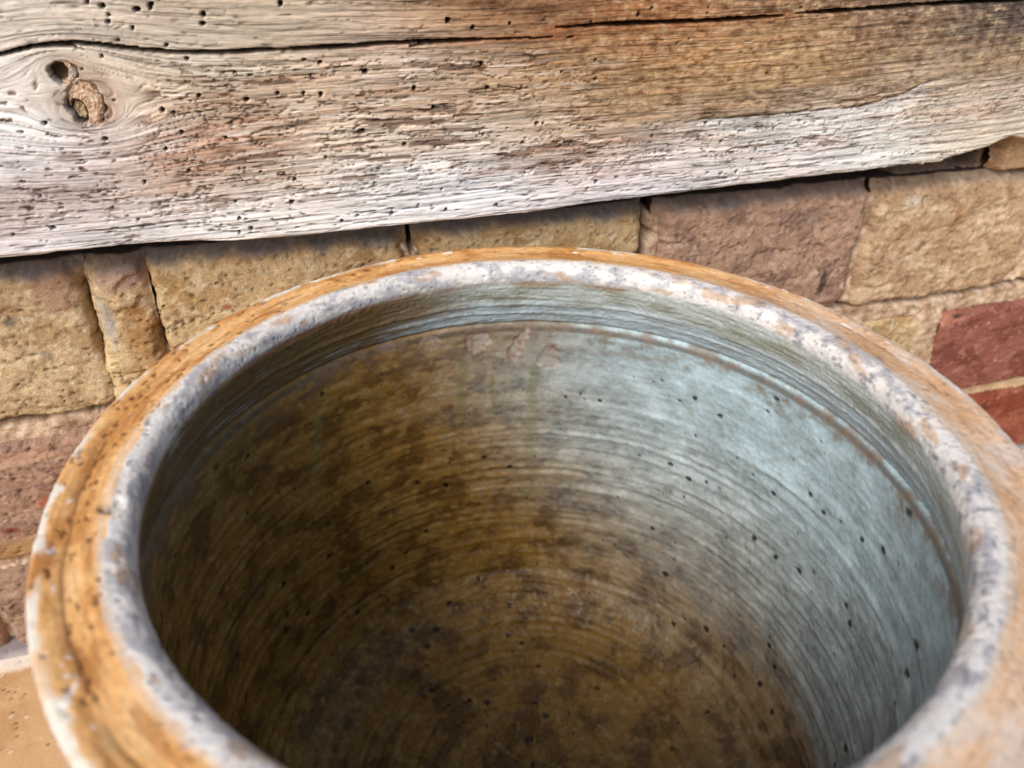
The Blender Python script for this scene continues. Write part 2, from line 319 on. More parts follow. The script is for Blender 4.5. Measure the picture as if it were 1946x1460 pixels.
    caps = [idx[::-1, 0].tolist(), idx[:, -1].tolist(), idx[0, :].tolist() + idx[-1, ::-1].tolist()]
    ob = sheet("brick", P, M_BRICK, wall, rgba(col, 1.0), caps=caps)
    ob.location = (cx / 1000 - wall.location[0], 0 - wall.location[1], cz / 1000 - wall.location[2])
    return ob

TAN = ((190, 168, 134), (172, 146, 112), (208, 190, 160))
OCHRE = ((194, 170, 132), (174, 144, 104), (212, 194, 160))
PINK = ((170, 140, 120), (146, 118, 104), (192, 164, 144))
BUFF = ((184, 156, 126), (204, 180, 150), (158, 126, 98))
RED = ((142, 92, 80), (122, 74, 64), (164, 116, 102))
DARKRED = ((132, 70, 54), (150, 92, 72), (118, 62, 50))
MAUVE = ((158, 128, 110), (138, 110, 98), (176, 148, 128))

cA = COURSE_A
b0x = cA[0][1]
brick(b0x - 104, b0x, 4.5, 69, 0.5, TAN, 101, dust_and_shade=.9, rough=1.2, lean=.03,
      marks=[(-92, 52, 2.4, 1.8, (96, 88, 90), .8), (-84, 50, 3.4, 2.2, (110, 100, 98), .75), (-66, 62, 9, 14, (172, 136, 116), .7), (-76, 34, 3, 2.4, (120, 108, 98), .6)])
brick(b0x - 217, b0x - 115, 4, 71, 0, PINK, 102, step=2.2, dust_and_shade=.7)
brick(cA[1][0] - 2.5, cA[1][1], 3, 69, -2.0, OCHRE, 103, dust_and_shade=.8, rough=2.0, step=0.8, round_mm=5.5, lean=-.10,
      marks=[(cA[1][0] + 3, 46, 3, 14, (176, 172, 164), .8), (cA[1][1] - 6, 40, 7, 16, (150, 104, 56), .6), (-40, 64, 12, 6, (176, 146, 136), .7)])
brick(cA[2][0] - 1, cA[2][1], 3.5, 69, 0.6, OCHRE, 104, dust_and_shade=.95, rough=1.1,
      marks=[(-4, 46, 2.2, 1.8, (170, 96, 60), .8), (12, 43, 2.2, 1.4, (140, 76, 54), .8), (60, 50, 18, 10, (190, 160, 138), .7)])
brick(cA[3][0], cA[3][1], 4, 69.5, 0.0, OCHRE, 105, dust_and_shade=1.0, rough=.9)
brick(cA[4][0], cA[4][1], 3.5, 69, -1.5, PINK, 106, dust_and_shade=.75, rough=1.25, round_mm=6.0, tilt=.01,
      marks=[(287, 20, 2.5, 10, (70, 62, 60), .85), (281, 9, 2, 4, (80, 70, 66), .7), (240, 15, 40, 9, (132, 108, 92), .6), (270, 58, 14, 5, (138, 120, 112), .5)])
brick(cA[5][0], cA[5][0] + 104, 1.5, 68, 0.4, BUFF, 107, dust_and_shade=.45, rough=1.2, tilt=.008,
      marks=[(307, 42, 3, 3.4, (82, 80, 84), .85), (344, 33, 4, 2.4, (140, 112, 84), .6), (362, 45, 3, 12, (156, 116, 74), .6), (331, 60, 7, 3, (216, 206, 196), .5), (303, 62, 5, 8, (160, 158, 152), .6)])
brick(cA[5][0] + 115, cA[5][0] + 218, 2, 70, 0, TAN, 108, step=2.2, dust_and_shade=.3)
# course above, seen at the raised right end of the timber
brick(UPPER[0], UPPER[0] + 104, 71.5, 140, -1.0, ((190, 158, 126), (176, 142, 110), (204, 174, 144)), 111, rough=1.0, rc=.6, round_mm=1.6)
brick(UPPER[0] + 115, UPPER[0] + 200, 79, 144, 0, PINK, 112, step=2.2)
# second course
bL = -43.0
brick(bL - 112, bL - 9, -70, -7.5, -0.5, MAUVE, 121, rough=1.1,
      marks=[(-116, -52, 4, 2.0, (126, 62, 44), .8), (-96, -40, 6, 4, (168, 96, 74), .8), (-93, -34, 2.5, 2, (120, 60, 46), .7), (-118, -66, 22, 9, (172, 138, 92), .8), (-100, -14, 22, 4, (196, 160, 136), .7)])
brick(bL - 225, bL - 122, -70, -7, 0, TAN, 122, step=2.2)
for k in range(3):
    xx = bL + k * 112.5
    brick(xx, xx + 102.5, -70, -7, 0.3, (OCHRE, PINK, TAN)[k], 123 + k, step=1.6)
brick(COURSE_B_RIGHT[0][0] - 3, COURSE_B_RIGHT[0][1], -69, -11, 1.5, OCHRE, 127, rough=1.5, lean=.16)
brick(COURSE_B_RIGHT[1][0] - 1, COURSE_B_RIGHT[1][0] + 104, -69.5, -11.5, -1.0, RED, 128, step=.6, rough=.75, round_mm=3.0, lean=.10,
      marks=[(378, -16, 16, 4, (186, 132, 112), .7), (386, -14, 4, 1.6, (60, 50, 50), .85)])
brick(COURSE_B_RIGHT[1][0] + 114, COURSE_B_RIGHT[1][0] + 216, -70, -9, 0, MAUVE, 129, step=2.2)
# bottom course, cut off by the ledge
brick(-240, -141, -140, -80, 0, PINK, 131, step=1.6)
brick(-137, -40, -140, -79, -0.5, ((150, 124, 106), (128, 104, 90), (172, 146, 124)), 132, rough=1.6)
for k in range(4):
    xx = -29 + k * 112.5
    brick(xx, xx + 102, -140, -80, 0, (TAN, MAUVE, OCHRE, PINK)[k], 133 + k, step=1.8)
brick(422, 540, -141, -77.5, -0.6, DARKRED, 138, rough=.7, tilt=.03)
brick(551, 640, -140, -80, 0, PINK, 139, step=2.2)

# courses run on to both sides
k = 0
for (z0_, z1_, lefts, rights) in ((4, 67, b0x - 228, cA[5][0] + 229), (-70, -7, bL - 235, COURSE_B_RIGHT[1][0] + 226), (-140, -80, -251, 650), (79, 144, None, UPPER[0] + 211)):
    x_ = lefts
    while x_ is not None and x_ > -400:
        brick(x_ - 102, x_, z0_, z1_, 0, (OCHRE, PINK, TAN, MAUVE)[k % 4], 160 + k, step=3.0, dust_and_shade=.6 * (z0_ == 4)); x_ -= 112.5; k += 1
    x_ = rights
    while x_ < 760:
        brick(x_, x_ + 102, z0_, z1_, 0, (TAN, BUFF, PINK, OCHRE)[k % 4], 160 + k, step=3.0, dust_and_shade=.5 * (z0_ == 4)); x_ += 112.5; k += 1

# mortar: one rough sheet that the bricks sit in
st = 1.15
a = np.concatenate([np.arange(-520, -130, 4.0), np.arange(-130, 500, st), np.arange(500, 860, 4.0)])
b = np.concatenate([np.arange(-150, -138, 4.0), np.arange(-138, 96, st), np.arange(96, 262, 6.0)])
X, Z = np.meshgrid(a, b)
f1, f2, cid = worley(X / 3.0 + .4 * fbm(X / 6, Z / 6, 3), Z / 2.6, 201)
peb = sstep(0.55, 0.15, f1) * (0.4 + cid)
y = 6.0 - 1.5 * fbm(X / 20, Z / 12, 202, 3) - 0.9 * fbm(X / 5, Z / 5, 203, 3) - .8 * peb
# pointing stands proud along the right bed joint and the left one
y -= 3.2 * sstep(12, 3, np.abs(Z + 4.5)) * sstep(300, 350, X)
y -= 1.2 * sstep(11, 3, np.abs(Z + 2.0)) * sstep(-40, -70, X)
y -= 2.8 * sstep(6, 2, np.abs(Z + 75)) * sstep(400, 440, X)
y -= 2.5 * sstep(5, 2, np.abs(X - 298 + .10 * (Z - 36))) * sstep(-5, 5, Z) * sstep(80, 60, Z)
y -= 3.5 * sstep(4, 2, np.abs(X - 75.2)) * sstep(20, 30, Z) * sstep(66, 60, Z)
y -= 2.5 * sstep(5, 2, np.abs(X - 189)) * sstep(-5, 5, Z) * sstep(64, 54, Z)
y -= 4.5 * sstep(11, 6, np.abs(X - 372 + .14 * (Z + 40))) * sstep(-8, -14, Z) * sstep(-74, -66, Z)
for (mx, mz), rr in zip(MORTAR_HOLES, (4.5, 4.5, 4, 3.5, 4, 11, 2.5, 3)):
    y += 22 * sstep(1.0, 0.35, np.hypot(X - mx, Z - mz) / rr + .3 * fbm(X / 3, Z / 3, 205, 2))
CREV = [([(cA[3][1] + 1.2, 74), (cA[3][1] + 1.6, 50), (cA[3][1] + 2.5, 15)], 2.2), ([(74.5, 78), (74.8, 68), (75.5, 62)], 1.5),
        ([(cA[4][1] + 1.0, 72), (cA[4][1] + 1.5, 45), (cA[4][1] + 2.0, 20), (cA[4][1] + 1, 4)], 1.5), ([(300, 1), (330, 0.5), (360, -1), (395, 0.5), (440, 1.5)], 1.3),
        ([(-150, 2), (-95, 2.5), (-70, 3.2), (-45, 2.5)], 1.5), ([(cA[0][1] + 1.0, 70), (cA[0][1] + 2, 40), (cA[0][1] + 4, 20)], 1.6), ([(cA[1][1] + 2, 70), (cA[1][1] + 2.5, 30)], 1.5)]
crev = np.zeros_like(X)
for pts, wd in CREV:
    dd, _ = seg_dist(X + .8 * fbm(X / 4, Z / 4, 211, 2), Z + .8 * fbm(X / 4, Z / 4, 212, 2), pts)
    crev = np.maximum(crev, sstep(wd * 1.3, wd * .5, dd))
y += 12 * crev
y += (34 - 27 * sstep(316, 328, X)) * sstep(63, 67, Z + 1.5 * fbm(X / 6, Z / 6, 209, 2)) * sstep(104, 98, Z)
n2 = fbm(X / 9, Z / 7, 206, 4); n3 = fbm(X / 2, Z / 2, 207, 3)
col = mix(np.broadcast_to(lin((188, 160, 134)), X.shape + (3,)), lin((214, 192, 168)), sstep(-.1, .3, n2 + .4 * n3))
col = mix(col, lin((230, 216, 198)), .45 * peb * (cid > .72))
col = mix(col, lin((128, 102, 80)), .7 * sstep(.15, .4, -n2 - .6 * n3))
col = mix(col, lin((206, 180, 140)), .6 * sstep(8, 3, np.abs(Z + 75)) * sstep(400, 440, X))
gap_dust_shade = sstep(62, 76, Z + 6 * n2)
col = mix(col, lin((84, 80, 84)), .9 * gap_dust_shade)  # dusty grey mortar, darkened to paint the shade in the gap
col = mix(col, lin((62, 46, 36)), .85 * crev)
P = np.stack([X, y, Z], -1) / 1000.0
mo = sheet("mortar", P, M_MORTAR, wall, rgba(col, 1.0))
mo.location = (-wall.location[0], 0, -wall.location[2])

# ---------------------------------------------------------------- ledge the crock stands on
M_STONE = material("sandy_ledge", 0.9, 0.25, 700.0, var=0.12, bump=0.25, bump_dist=0.0005)
a = np.concatenate([np.arange(-560, -240, 6.0), np.arange(-240, -70, 0.9), np.arange(-70, 440, 4.0), np.arange(440, 560, 2.0), np.arange(560, 901, 6.0)])
b = np.concatenate([np.arange(-520, -130, 4.0), np.arange(-130, 14, 0.9)])
X, Y = np.meshgrid(a, b)
f1, f2, cid = worley(X / 5.0, Y / 3.2, 301)
sx = X + .5 * Y
f1s, _, cids = worley(sx / 6.0, (Y - .5 * X) / 2.4, 302)
pit = (cids > .88) * sstep(.24, .08, f1s)
fl = (cid > .92) * sstep(.26, .08, f1)
fine_ = sstep(-245, -225, X) * sstep(-60, -90, X) * sstep(-134, -120, Y)
pit = pit * fine_; fl = fl * fine_
z = 0.35 * fbm(X / 30, Y / 30, 303, 4) + .12 * fbm(X / 4, Y / 4, 304, 3) - 1.3 * pit + .5 * fl
band = sstep(-13.5, -9.5, Y + 2.2 * fbm(X / 9, Y / 5, 305, 4))
z += .8 * band
z += 3.2 * sstep(-4.2, -3.4, Y + .7 * fbm(X / 14, Y / 9, 307, 2))
n1 = fbm(X / 40, Y / 40, 306, 4)
col = mix(np.broadcast_to(lin((206, 170, 128)), X.shape + (3,)), lin((190, 152, 110)), sstep(-.1, .3, n1))
col = mix(col, lin((92, 68, 46)), .85 * pit)
col = mix(col, lin((240, 226, 200)), .85 * fl)
col = mix(col, lin((234, 226, 214)), .9 * band)
col = mix(col, lin((136, 128, 132)), .95 * sstep(-4.8, -4.0, Y + .7 * fbm(X / 14, Y / 9, 307, 2)))
P = np.stack([X, Y, z], -1) / 1000.0
# slab front: fold the near edge down
fr = P[0].copy(); fr[:, 2] = -0.05
P = np.concatenate([fr[None], P], 0); col = np.concatenate([col[:1], col], 0)
ledge = sheet("ledge", P, M_STONE, None, rgba(col, 1.0))
ledge.location = (0, 0, LEDGE_Z)
ledge["kind"] = "structure"

# ---------------------------------------------------------------- timber
M_WOOD = material("weathered_timber", 0.9, 0.2, 1500.0, stretch=(0.12, 1, 1), var=0.24, bump=0.8, bump_dist=0.0005, fibre=True)
M_KNOT = material("knot_wood", 0.9, 0.2, 900.0, var=0.3, bump=0.8, bump_dist=0.0006)
beam = thing("old_timber", (0.15, 0.02, 0.082), "weathered pale timber with long crack, knots and worm holes across the top of the wall", "timber")
YB = -18.0
be = np.array(BEAM_EDGE)
bx = np.concatenate([[-520, -150], be[:, 0], [420, 860]])
bz = np.concatenate([[84, 84.3], be[:, 1], [93, 92]])
u = np.concatenate([np.arange(-520, -180, 3.0), np.arange(-180, -85, 1.2), np.arange(-85, 385, 0.46), np.arange(385, 500, 1.2), np.arange(500, 861, 3.0)])
vb = np.interp(u, bx, bz) + 0.35 * fbm(u / 9, u * 0 + .3, 401, 4) + .25 * fbm(u / 2.0, u * 0 + .7, 402, 2) * sstep(250, 300, u)
vb = vb - .9 * sstep(.8, 0.1, np.abs(u - 312.0))          # torn splinter
RHO = 1.9
under = np.linspace(40, YB + RHO, 14)
arc = np.linspace(-math.pi / 2, 0, 12)[1:]
front = np.concatenate([np.arange(0.46, 88, 0.46), np.arange(88, 120, 1.0), np.arange(120, 176, 2.0)])
ny_, nz_, yb_, vo_ = [], [], [], []
for yy in under: ny_.append(0); nz_.append(-1); yb_.append(yy); vo_.append(0.0)
for aa in arc: ny_.append(-math.cos(aa)); nz_.append(math.sin(aa)); yb_.append(YB + RHO - RHO * math.cos(aa)); vo_.append(RHO + RHO * math.sin(aa))
for t in front: ny_.append(-1); nz_.append(0); yb_.append(YB); vo_.append(RHO + t)
for yy in (-10, 5, 40): ny_.append(0); nz_.append(1); yb_.append(yy); vo_.append(RHO + front[-1] + 1)
NY, YBs, VO, NZ = [np.array(k)[:, None] * np.ones_like(u)[None] for k in (ny_, yb_, vo_, nz_)]
U = np.broadcast_to(u[None], NY.shape).copy()
Zb = vb[None] + VO
V = Zb - 0.6 * np.maximum(YBs - YB, 0) * (NZ < -.5)
# grain: streamlines that swing round the knots
psi = V.copy()
for (kx, kz), ra in zip(KNOTS, (11.0, 6.0)):
    dx = (U - kx) * 0.62; dz = V - kz
    psi = psi - dz * ra ** 2 / (dx * dx + dz * dz + 0.45 * ra ** 2) * 0.9
psi = psi + 1.2 * fbm(U / 70, V / 40, 411, 3) - 0.00022 * np.maximum(U - 180, 0) ** 2 * sstep(85, 120, V)
g1 = fbm(U / 34, psi / 1.25, 412, 3, 0.6)
g2 = fbm(U / 60, psi / 3.2, 413, 3)
g3 = fbm(U / 90, psi / 9.0, 414, 3)
patch = fbm(U / 32, V / 14, 415, 4)
brown = sstep(95, 165, U + 40 * patch) * sstep(104, 126, V - .02 * (U - 150) + 9 * patch)
upper = sstep(147, 150, V)
flaky = sstep(90, 101, V + 4 * patch) * sstep(150, 140, V) * sstep(-32, -8, U + 8 * patch) * (1 - .8 * brown) * sstep(390, 240, U)
flaky = np.maximum(flaky, .8 * sstep(112, 104, V) * sstep(91, 97, V) * sstep(-70, -55, U) * sstep(60, 0, U))
flaky = np.maximum(flaky, .75 * sstep(238, 270, U + 12 * patch) * sstep(100, 106, V) * sstep(128, 116, V))
flaky *= sstep(-.35, .1, fbm(U / 26, psi / 6, 416, 3) + .12)
# flakes: stretched broken cells
wx_ = U / 15 + .6 * fbm(U / 5, psi / 2, 421, 2); wz_ = psi / 1.5 + .35 * fbm(U / 6, psi / 2, 422, 2)
f1, f2, cid = worley(wx_, wz_, 423)
edge = f2 - f1
crk = .8 * sstep(.14, .04, edge) * flaky * sstep(-.25, .15, fbm(U / 7, psi / 3, 424, 2) + .1)
gone = (cid > .91) * flaky * sstep(.02, .12, edge)
# fissures along the grain
fz = fbm(U / 28 + .3 * patch, psi / 1.7, 425, 2, .4)
low = sstep(104, 90, V)
fis = sstep(.085, .0, np.abs(fz)) * sstep(-.05, .22, fbm(U / 13, psi / 2.6, 426, 3)) * (0.35 + .65 * np.maximum(flaky, .65 * low) + .25 * upper)
fis2 = sstep(.09, .0, np.abs(fbm(U / 60, psi / 1.2, 427, 2, .4))) * sstep(-.12, .16, fbm(U / 24, psi / 2.2, 428, 3)) * (low * 1.35 + .4 * (1 - low))
# cross checks and squiggles
sq = sstep(.035, .0, np.abs(fbm(U / 4.5, V / 4.0, 429, 3))) * sstep(.22, .42, fbm(U / 12, V / 8, 430, 3)) * (.3 + .7 * np.maximum(flaky, .8 * upper))
nick = sstep(.50, .66, fbm(U / 5.0, psi / 1.35, 432, 2) * 1.6 + .25 * fbm(U / 14, psi / 6, 433, 2)) * sstep(-14, -34, U + 6 * patch) * sstep(92, 100, V) * sstep(146, 138, V)
sq = np.maximum(sq, nick)
# worm holes
rr2 = np.random.default_rng(21)
hole = np.zeros_like(U)
more = np.stack([rr2.uniform(-70, 360, 60), rr2.uniform(88, 162, 60)], 1)
for k, (hx, hz) in enumerate(list(WORM_HOLES) + [tuple(m_) for m_ in more]):
    r0 = rr2.uniform(.42, .72) if k < len(WORM_HOLES) else rr2.uniform(.25, .4)
    j0, j1 = np.searchsorted(u, [hx - 3, hx + 3])
    s_ = np.s_[:, j0:j1]
    dd = np.hypot((U[s_] - hx) * rr2.uniform(.7, 1.05), (V[s_] - hz) * rr2.uniform(.8, 1.1)) / r0 + .35 * fbm(U[s_] / 1.0, V[s_] / 1.0, 500 + k, 2)
    hole[s_] = np.maximum(hole[s_], sstep(1.25, .75, dd))
# long drying cracks
lc = np.zeros_like(U); lip = np.zeros_like(U)
for k, pts in enumerate(LONG_CRACKS):
    dd, par = seg_dist(U, V + .25 * fbm(U / 3, V * 0 + k, 431 + k, 3), pts)
    wdt = (0.62, .28, .62, .62, .3)[k] * np.clip(np.minimum(par * 6 + (k == 0), (1 - par) * 5 + (k == 3)), 0.12, 1) * (1 + .5 * fbm(U / 14, V * 0, 441, 2))
    lc = np.maximum(lc, sstep(wdt * 1.5, wdt * .6, dd)); lip = np.maximum(lip, sstep(3.2, .5, dd) * (k in (0, 2, 4)))
# knots: sockets
sock = np.zeros_like(U); kring = np.zeros_like(U); kst = np.zeros_like(U)
KN_R = ((6.2, 7.6), (4.6, 3.7)); KQ = []
for (kx, kz), (ra, rb) in zip(KNOTS, KN_R):
    q = np.hypot((U - kx) / ra, (V - kz) / rb) + .16 * fbm(U / 3, V / 3, 451, 2)
    sock = np.maximum(sock, sstep(.97, .88, q)); KQ.append((q > 1.05) & (q < 1.25)); kring = np.maximum(kring, sstep(1.5, 1.0, q)); kst = np.maximum(kst, sstep(2.4, 1.0, q))
blur_in = 1.0 * fbm(U / 55, V / 22, 461, 3) + .5 * g3
disp = (blur_in - .20 * g1 * (1 + .6 * flaky) - .25 * g2 + .9 * crk + .55 * gone - .45 * (cid - .5) * flaky
        + 1.0 * fis + .6 * fis2 + .6 * sq + 3.6 * hole + 7.5 * lc + 5.5 * sock + .15 * kring * (1 - sock)
        - .35 * fbm(U / 4, V / 2.5, 462, 3) * (brown + .4 * upper) - .12 * fbm(U / 1.5, V / 1.2, 463, 2) * (brown + .5 * upper))
disp *= np.where(NZ > .5, 0, 1)
KN_Y = [float(disp[m_].mean()) for m_ in KQ]
# the right-hand flake step over the pale strip
sl = np.array(SPLIT_LAYER)
lz = np.interp(U, sl[:, 0], sl[:, 1]) + .9 * fbm(U / 5, V * 0 + 3, 477, 3)
in_u = sstep(sl[0, 0] - 2, sl[0, 0] + 14, U) * sstep(sl[-1, 0] + 4, sl[-1, 0] - 14, U)
below = sstep(.4, -.4, V - lz) * sstep(-9, -5, V - lz) * in_u
above = sstep(-.2, .5, V - lz) * sstep(7, 2, V - lz) * in_u
sline = sstep(.9, .15, np.abs(V - lz)) * in_u * sstep(-.3, .1, fbm(U / 9, V * 0, 478, 2))
disp += .7 * below + .5 * sline
flaky *= 1 - .7 * below
# colours
T = np.array(BEAM_TONES, float)
wu = U + 7 * fbm(U / 16, V / 8, 471, 4); wv = V + 4 * fbm(U / 20, V / 7, 472, 4)
num = np.zeros(U.shape + (3,)); den = np.zeros(U.shape)
tl = lin(T[:, 2:5]); tl = tl.mean(1, keepdims=True) * .08 + tl * .92
for k in range(len(T)):
    w_ = np.exp(-(((wu - T[k, 0]) / 17) ** 2 + ((wv - T[k, 1]) / 7.5) ** 2) / 2) + 1e-6 / (1 + ((wu - T[k, 0]) ** 2 + (wv - T[k, 1]) ** 2) / 400)
    num += w_[..., None] * tl[k]; den += w_
col = num / den[..., None]
col = col ** 1.06 * 1.20 * np.array([.975, 1.0, 1.03])
for (sx_, sz_, rx, rz) in BEAM_SPOTS:
    q = np.hypot((U - sx_) / (rx / 5.6), (V - sz_) / (rz / 5.0)) + .45 * fbm(U / 3, V / 2, 473, 3)
    col = mix(col, col * np.array([.55, .47, .42]), .8 * sstep(1.15, .6, q))
col = mix(col, lin((216, 216, 214)), .75 * below)
col = mix(col, lin((150, 122, 88)), .5 * above)
# grain tone
tone = 1 + .42 * g1 * (1 + .5 * flaky) + .26 * g2 + .14 * g3
col = col * tone[..., None]
rust = lin((150, 104, 76)) * (1 + .4 * g2)[..., None]
col = mix(col, rust, .42 * sstep(.02, .34, g2 + .5 * patch + .25 * g1) * (.25 + .75 * flaky) * (1 - .5 * low))
col = mix(col, col * (.90 + .32 * cid)[..., None], .9 * flaky)
col = mix(col, lin((236, 230, 222)), .5 * flaky * sstep(.4, .7, cid) * sstep(.1, .4, edge))
mot = fbm(U / 4.2 + .5 * patch, V / 2.6 + .05 * U, 474, 4, .6); mot2 = fbm(U / 11, V / 5, 475, 3)
col = mix(col, col * np.array([.42, .36, .32]), .8 * sstep(.05, .38, mot + .4 * mot2) * np.maximum(brown, .55 * upper * sstep(20, 90, U)))
col = mix(col, lin((212, 188, 150)), .6 * sstep(.10, .42, -mot - .3 * mot2) * np.maximum(brown, .35 * upper))
dirt = mix(np.broadcast_to(lin((84, 52, 34)), U.shape + (3,)), lin((44, 34, 30)), sstep(.0, .3, fbm(U / 9, V / 5, 479, 2)))
col = mix(col, lin((104, 74, 54)), .8 * gone)
col = mix(col, lin((150, 88, 48)), .45 * lip * sstep(-.1, .3, g2 + .2) * sstep(40, 90, U))
col = mix(col, dirt, np.clip(.7 * sline + .9 * crk + .85 * fis + .75 * fis2 + .8 * sq, 0, .95))
col = mix(col, lin((34, 24, 20)), np.clip(hole * .95 + lc * .95, 0, 1))
col = mix(col, lin((150, 112, 80)), .6 * kst * (1 - sock) * sstep(-.3, .2, g1 + .3 * patch))
col = mix(col, lin((84, 58, 38)), np.clip(.5 * sstep(.75, 1.0, kring) * sstep(.0, .3, fbm(U / 4, V / 4, 476, 2)) + sock, 0, 1) * .8)
P = np.stack([U, YBs - NY * disp, Zb - NZ * disp], -1) / 1000.0
P -= np.array(beam.location)
tim = sheet("timber", P, M_WOOD, beam, rgba(col, 1.0), flow=np.stack([U, 0 * U, psi], -1) / 1000.0)

def knot(cx, cz, ra, rb, seed, eye, hollow, sit):
    n_r, n_a = 46, 150
    rr = np.linspace(0, 1.07, n_r)[:, None]; aa = np.linspace(0, 2 * np.pi, n_a, endpoint=False)[None]
    X = rr * np.cos(aa) * ra; Z = rr * np.sin(aa) * rb
    rad = rr * np.ones_like(aa)
    cres = sstep(.35, .9, np.cos(aa + .15)) + sstep(.45, .95, np.cos(aa - 3.75)) + 0 * rr
    d_ = .0 + 3.4 * np.clip(cres, 0, 1) * sstep(.72, .98, rad + .12 * fbm(X / 1.5, Z / 1.5, seed, 2)) - .3 * fbm(X / 4, Z / 4, seed + 1, 3) - .12 * fbm(X / 1, Z / 1, seed + 2, 2)
    c = mix(np.broadcast_to(lin((216, 190, 164)), X.shape + (3,)), lin((186, 152, 122)), sstep(-.1, .3, fbm(X / 2.5, Z / 2.5, seed + 3, 4)))
    q = np.hypot((X - eye[0]) / eye[2], (Z - eye[1]) / eye[3]) + .15 * fbm(X / 1.5, Z / 1.5, seed + 4, 2)
    if hollow:
        ins = sstep(1.15, .75, q)
        d_ += 3.4 * ins
        c = mix(c, lin((52, 36, 22)), .9 * ins)
        pale_ = sstep(1.0, .5, np.hypot((X - 1.7) / 2.6, (Z + .2) / 2.6))
        c = mix(c, lin((186, 178, 168)), .8 * pale_ * (1 - ins))
    else:
        ring_ = sstep(.22, .06, np.abs(q - 1)); ins = sstep(1.1, .9, q)
        d_ += 1.6 * ins + 1.2 * ring_ - .5 * fbm(X * .9 + Z, Z / 2 - X, seed + 6, 2) * ins
        c = mix(c, lin((168, 150, 118)), .7 * ins)
        c = mix(c, lin((74, 52, 30)), .85 * ring_ * sstep(-.5, .2, fbm(X / 2, Z / 2, seed + 7, 2) + .2))
    ck = sstep(.05, .0, np.abs(fbm(X / 3.0, Z / 3.0, seed + 5, 3)))
    d_ += .25 * ck
    c = mix(c, lin((120, 88, 62)), .35 * ck)
    c = mix(c, lin((58, 40, 26)), .8 * sstep(.84, 1.0, rad + .1 * fbm(X / 1.5, Z / 1.5, seed, 2)) * np.clip(.06 + cres, 0, 1))
    c = c * (1 + .22 * np.sin(rad * 26 + 3 * fbm(X / 3, Z / 3, seed + 8, 2)) * sstep(.15, .4, rad))[..., None]
    P = np.stack([X, d_, Z], -1) / 1000.0
    ob = sheet("knot", P[::-1], M_KNOT, beam, rgba(c[::-1], 1.0), wrap=True)
    ob.location = (cx / 1000 - beam.location[0], (YB + sit) / 1000 - beam.location[1], cz / 1000 - beam.location[2])
    return ob
k1 = knot(KNOTS[0][0], KNOTS[0][1], 6.0, 7.4, 601, (-2.7, -2.6, 2.3, 3.6), False, KN_Y[0] + .1)
k1["label"] = "rounder tan knot with a cracked eye"
k2 = knot(KNOTS[1][0], KNOTS[1][1], 4.5, 3.6, 611, (-1.7, .4, 3.3, 3.2), True, KN_Y[1] + .1)
k2["label"] = "dark hollow knot with a pale core"

# ---------------------------------------------------------------- stoneware crock
M_GLAZE = material("salt_glazed_stoneware", 0.4, 0.45, 700.0, var=0.16, bump=0.22, gloss_from_alpha=True, bump_dist=0.0004)
crock = thing("stoneware_crock", (CROCK_XY[0], CROCK_XY[1], LEDGE_Z), "open stoneware crock with orange and white rim and ringed grey-brown inside", "crock")

def spline(pts, step):
    p = np.array(pts, float)
    pp = np.concatenate([[2 * p[0] - p[1]], p, [2 * p[-1] - p[-2]]])
    out = []
    for k in range(1, len(pp) - 2):
        t = np.linspace(0, 1, 60, endpoint=False)[:, None]
        a_, b_, c_, e_ = pp[k - 1], pp[k], pp[k + 1], pp[k + 2]
        out.append(.5 * (2 * b_ + (c_ - a_) * t + (2 * a_ - 5 * b_ + 4 * c_ - e_) * t * t + (3 * b_ - a_ - 3 * c_ + e_) * t ** 3))
    q = np.concatenate(out + [p[-1:]])
    s = np.concatenate([[0], np.cumsum(np.hypot(*np.diff(q, axis=0).T))])
    n = max(3, int(s[-1] / step))
    ss = np.linspace(0, s[-1], n)
    return np.stack([np.interp(ss, s, q[:, 0]), np.interp(ss, s, q[:, 1])], 1), ss

def surf_normals(q):
    t = np.gradient(q, axis=0); t /= np.linalg.norm(t, axis=1)[:, None] + 1e-12
    return np.stack([-t[:, 1], t[:, 0]], 1)

th = np.radians(np.concatenate([np.arange(-50, 228, 0.30), np.arange(228, 309.5, 1.0)])) % (2 * np.pi)
th = np.sort(th)
NA = len(th)
def angdiff(a, b):
    return (a - b + 180) % 360 - 180

# ---- body: outside down to the foot, across, then floor and inside wall up to the groove
ext, s_ex = spline([(118, 47), (118.5, 38), (120, 25), (123, 0), (124.5, -35), (122, -75), (116, -105), (110, -124), (108, -130.5), (104, -131)], 3.0)
base = np.array([(80, -129.5), (40, -129.5), (.3, -129.5)])
inn, s_in = spline([(.3, -113.5), (30, -113), (62, -111), (82, -107.5), (96, -98), (104, -84), (108.5, -64), (111.5, -38), (113, -10), (112.8, 15), (111.6, 32), (111.0, 38.5), (112.2, 41.6), (114.5, 42.6), (117, 43.5)], 0.74)
q = np.concatenate([ext, base, inn])
n0 = len(ext) + len(base)
nor = np.concatenate([np.zeros((n0, 2)), surf_normals(inn)])
if nor[n0 + len(inn) // 2, 0] > 0: nor = -nor            # points into the vessel
zeta = np.concatenate([300.0 + s_ex, 310.0 + s_ex[-1] + np.arange(3) * 35.0, 41.6 - (s_in[-1] - 5.2 - s_in)])
S = np.broadcast_to(zeta[:, None], (len(q), NA)); TH = np.broadcast_to(th[None], S.shape); TD = np.degrees(TH)
inside = np.broadcast_to((np.arange(len(q)) >= n0)[:, None] * 1.0, S.shape)
Rq = np.broadcast_to(q[:, 0][:, None], S.shape)
FL = (Rq * np.cos(TH), Rq * np.sin(TH), sstep(85, 60, Rq) * inside)
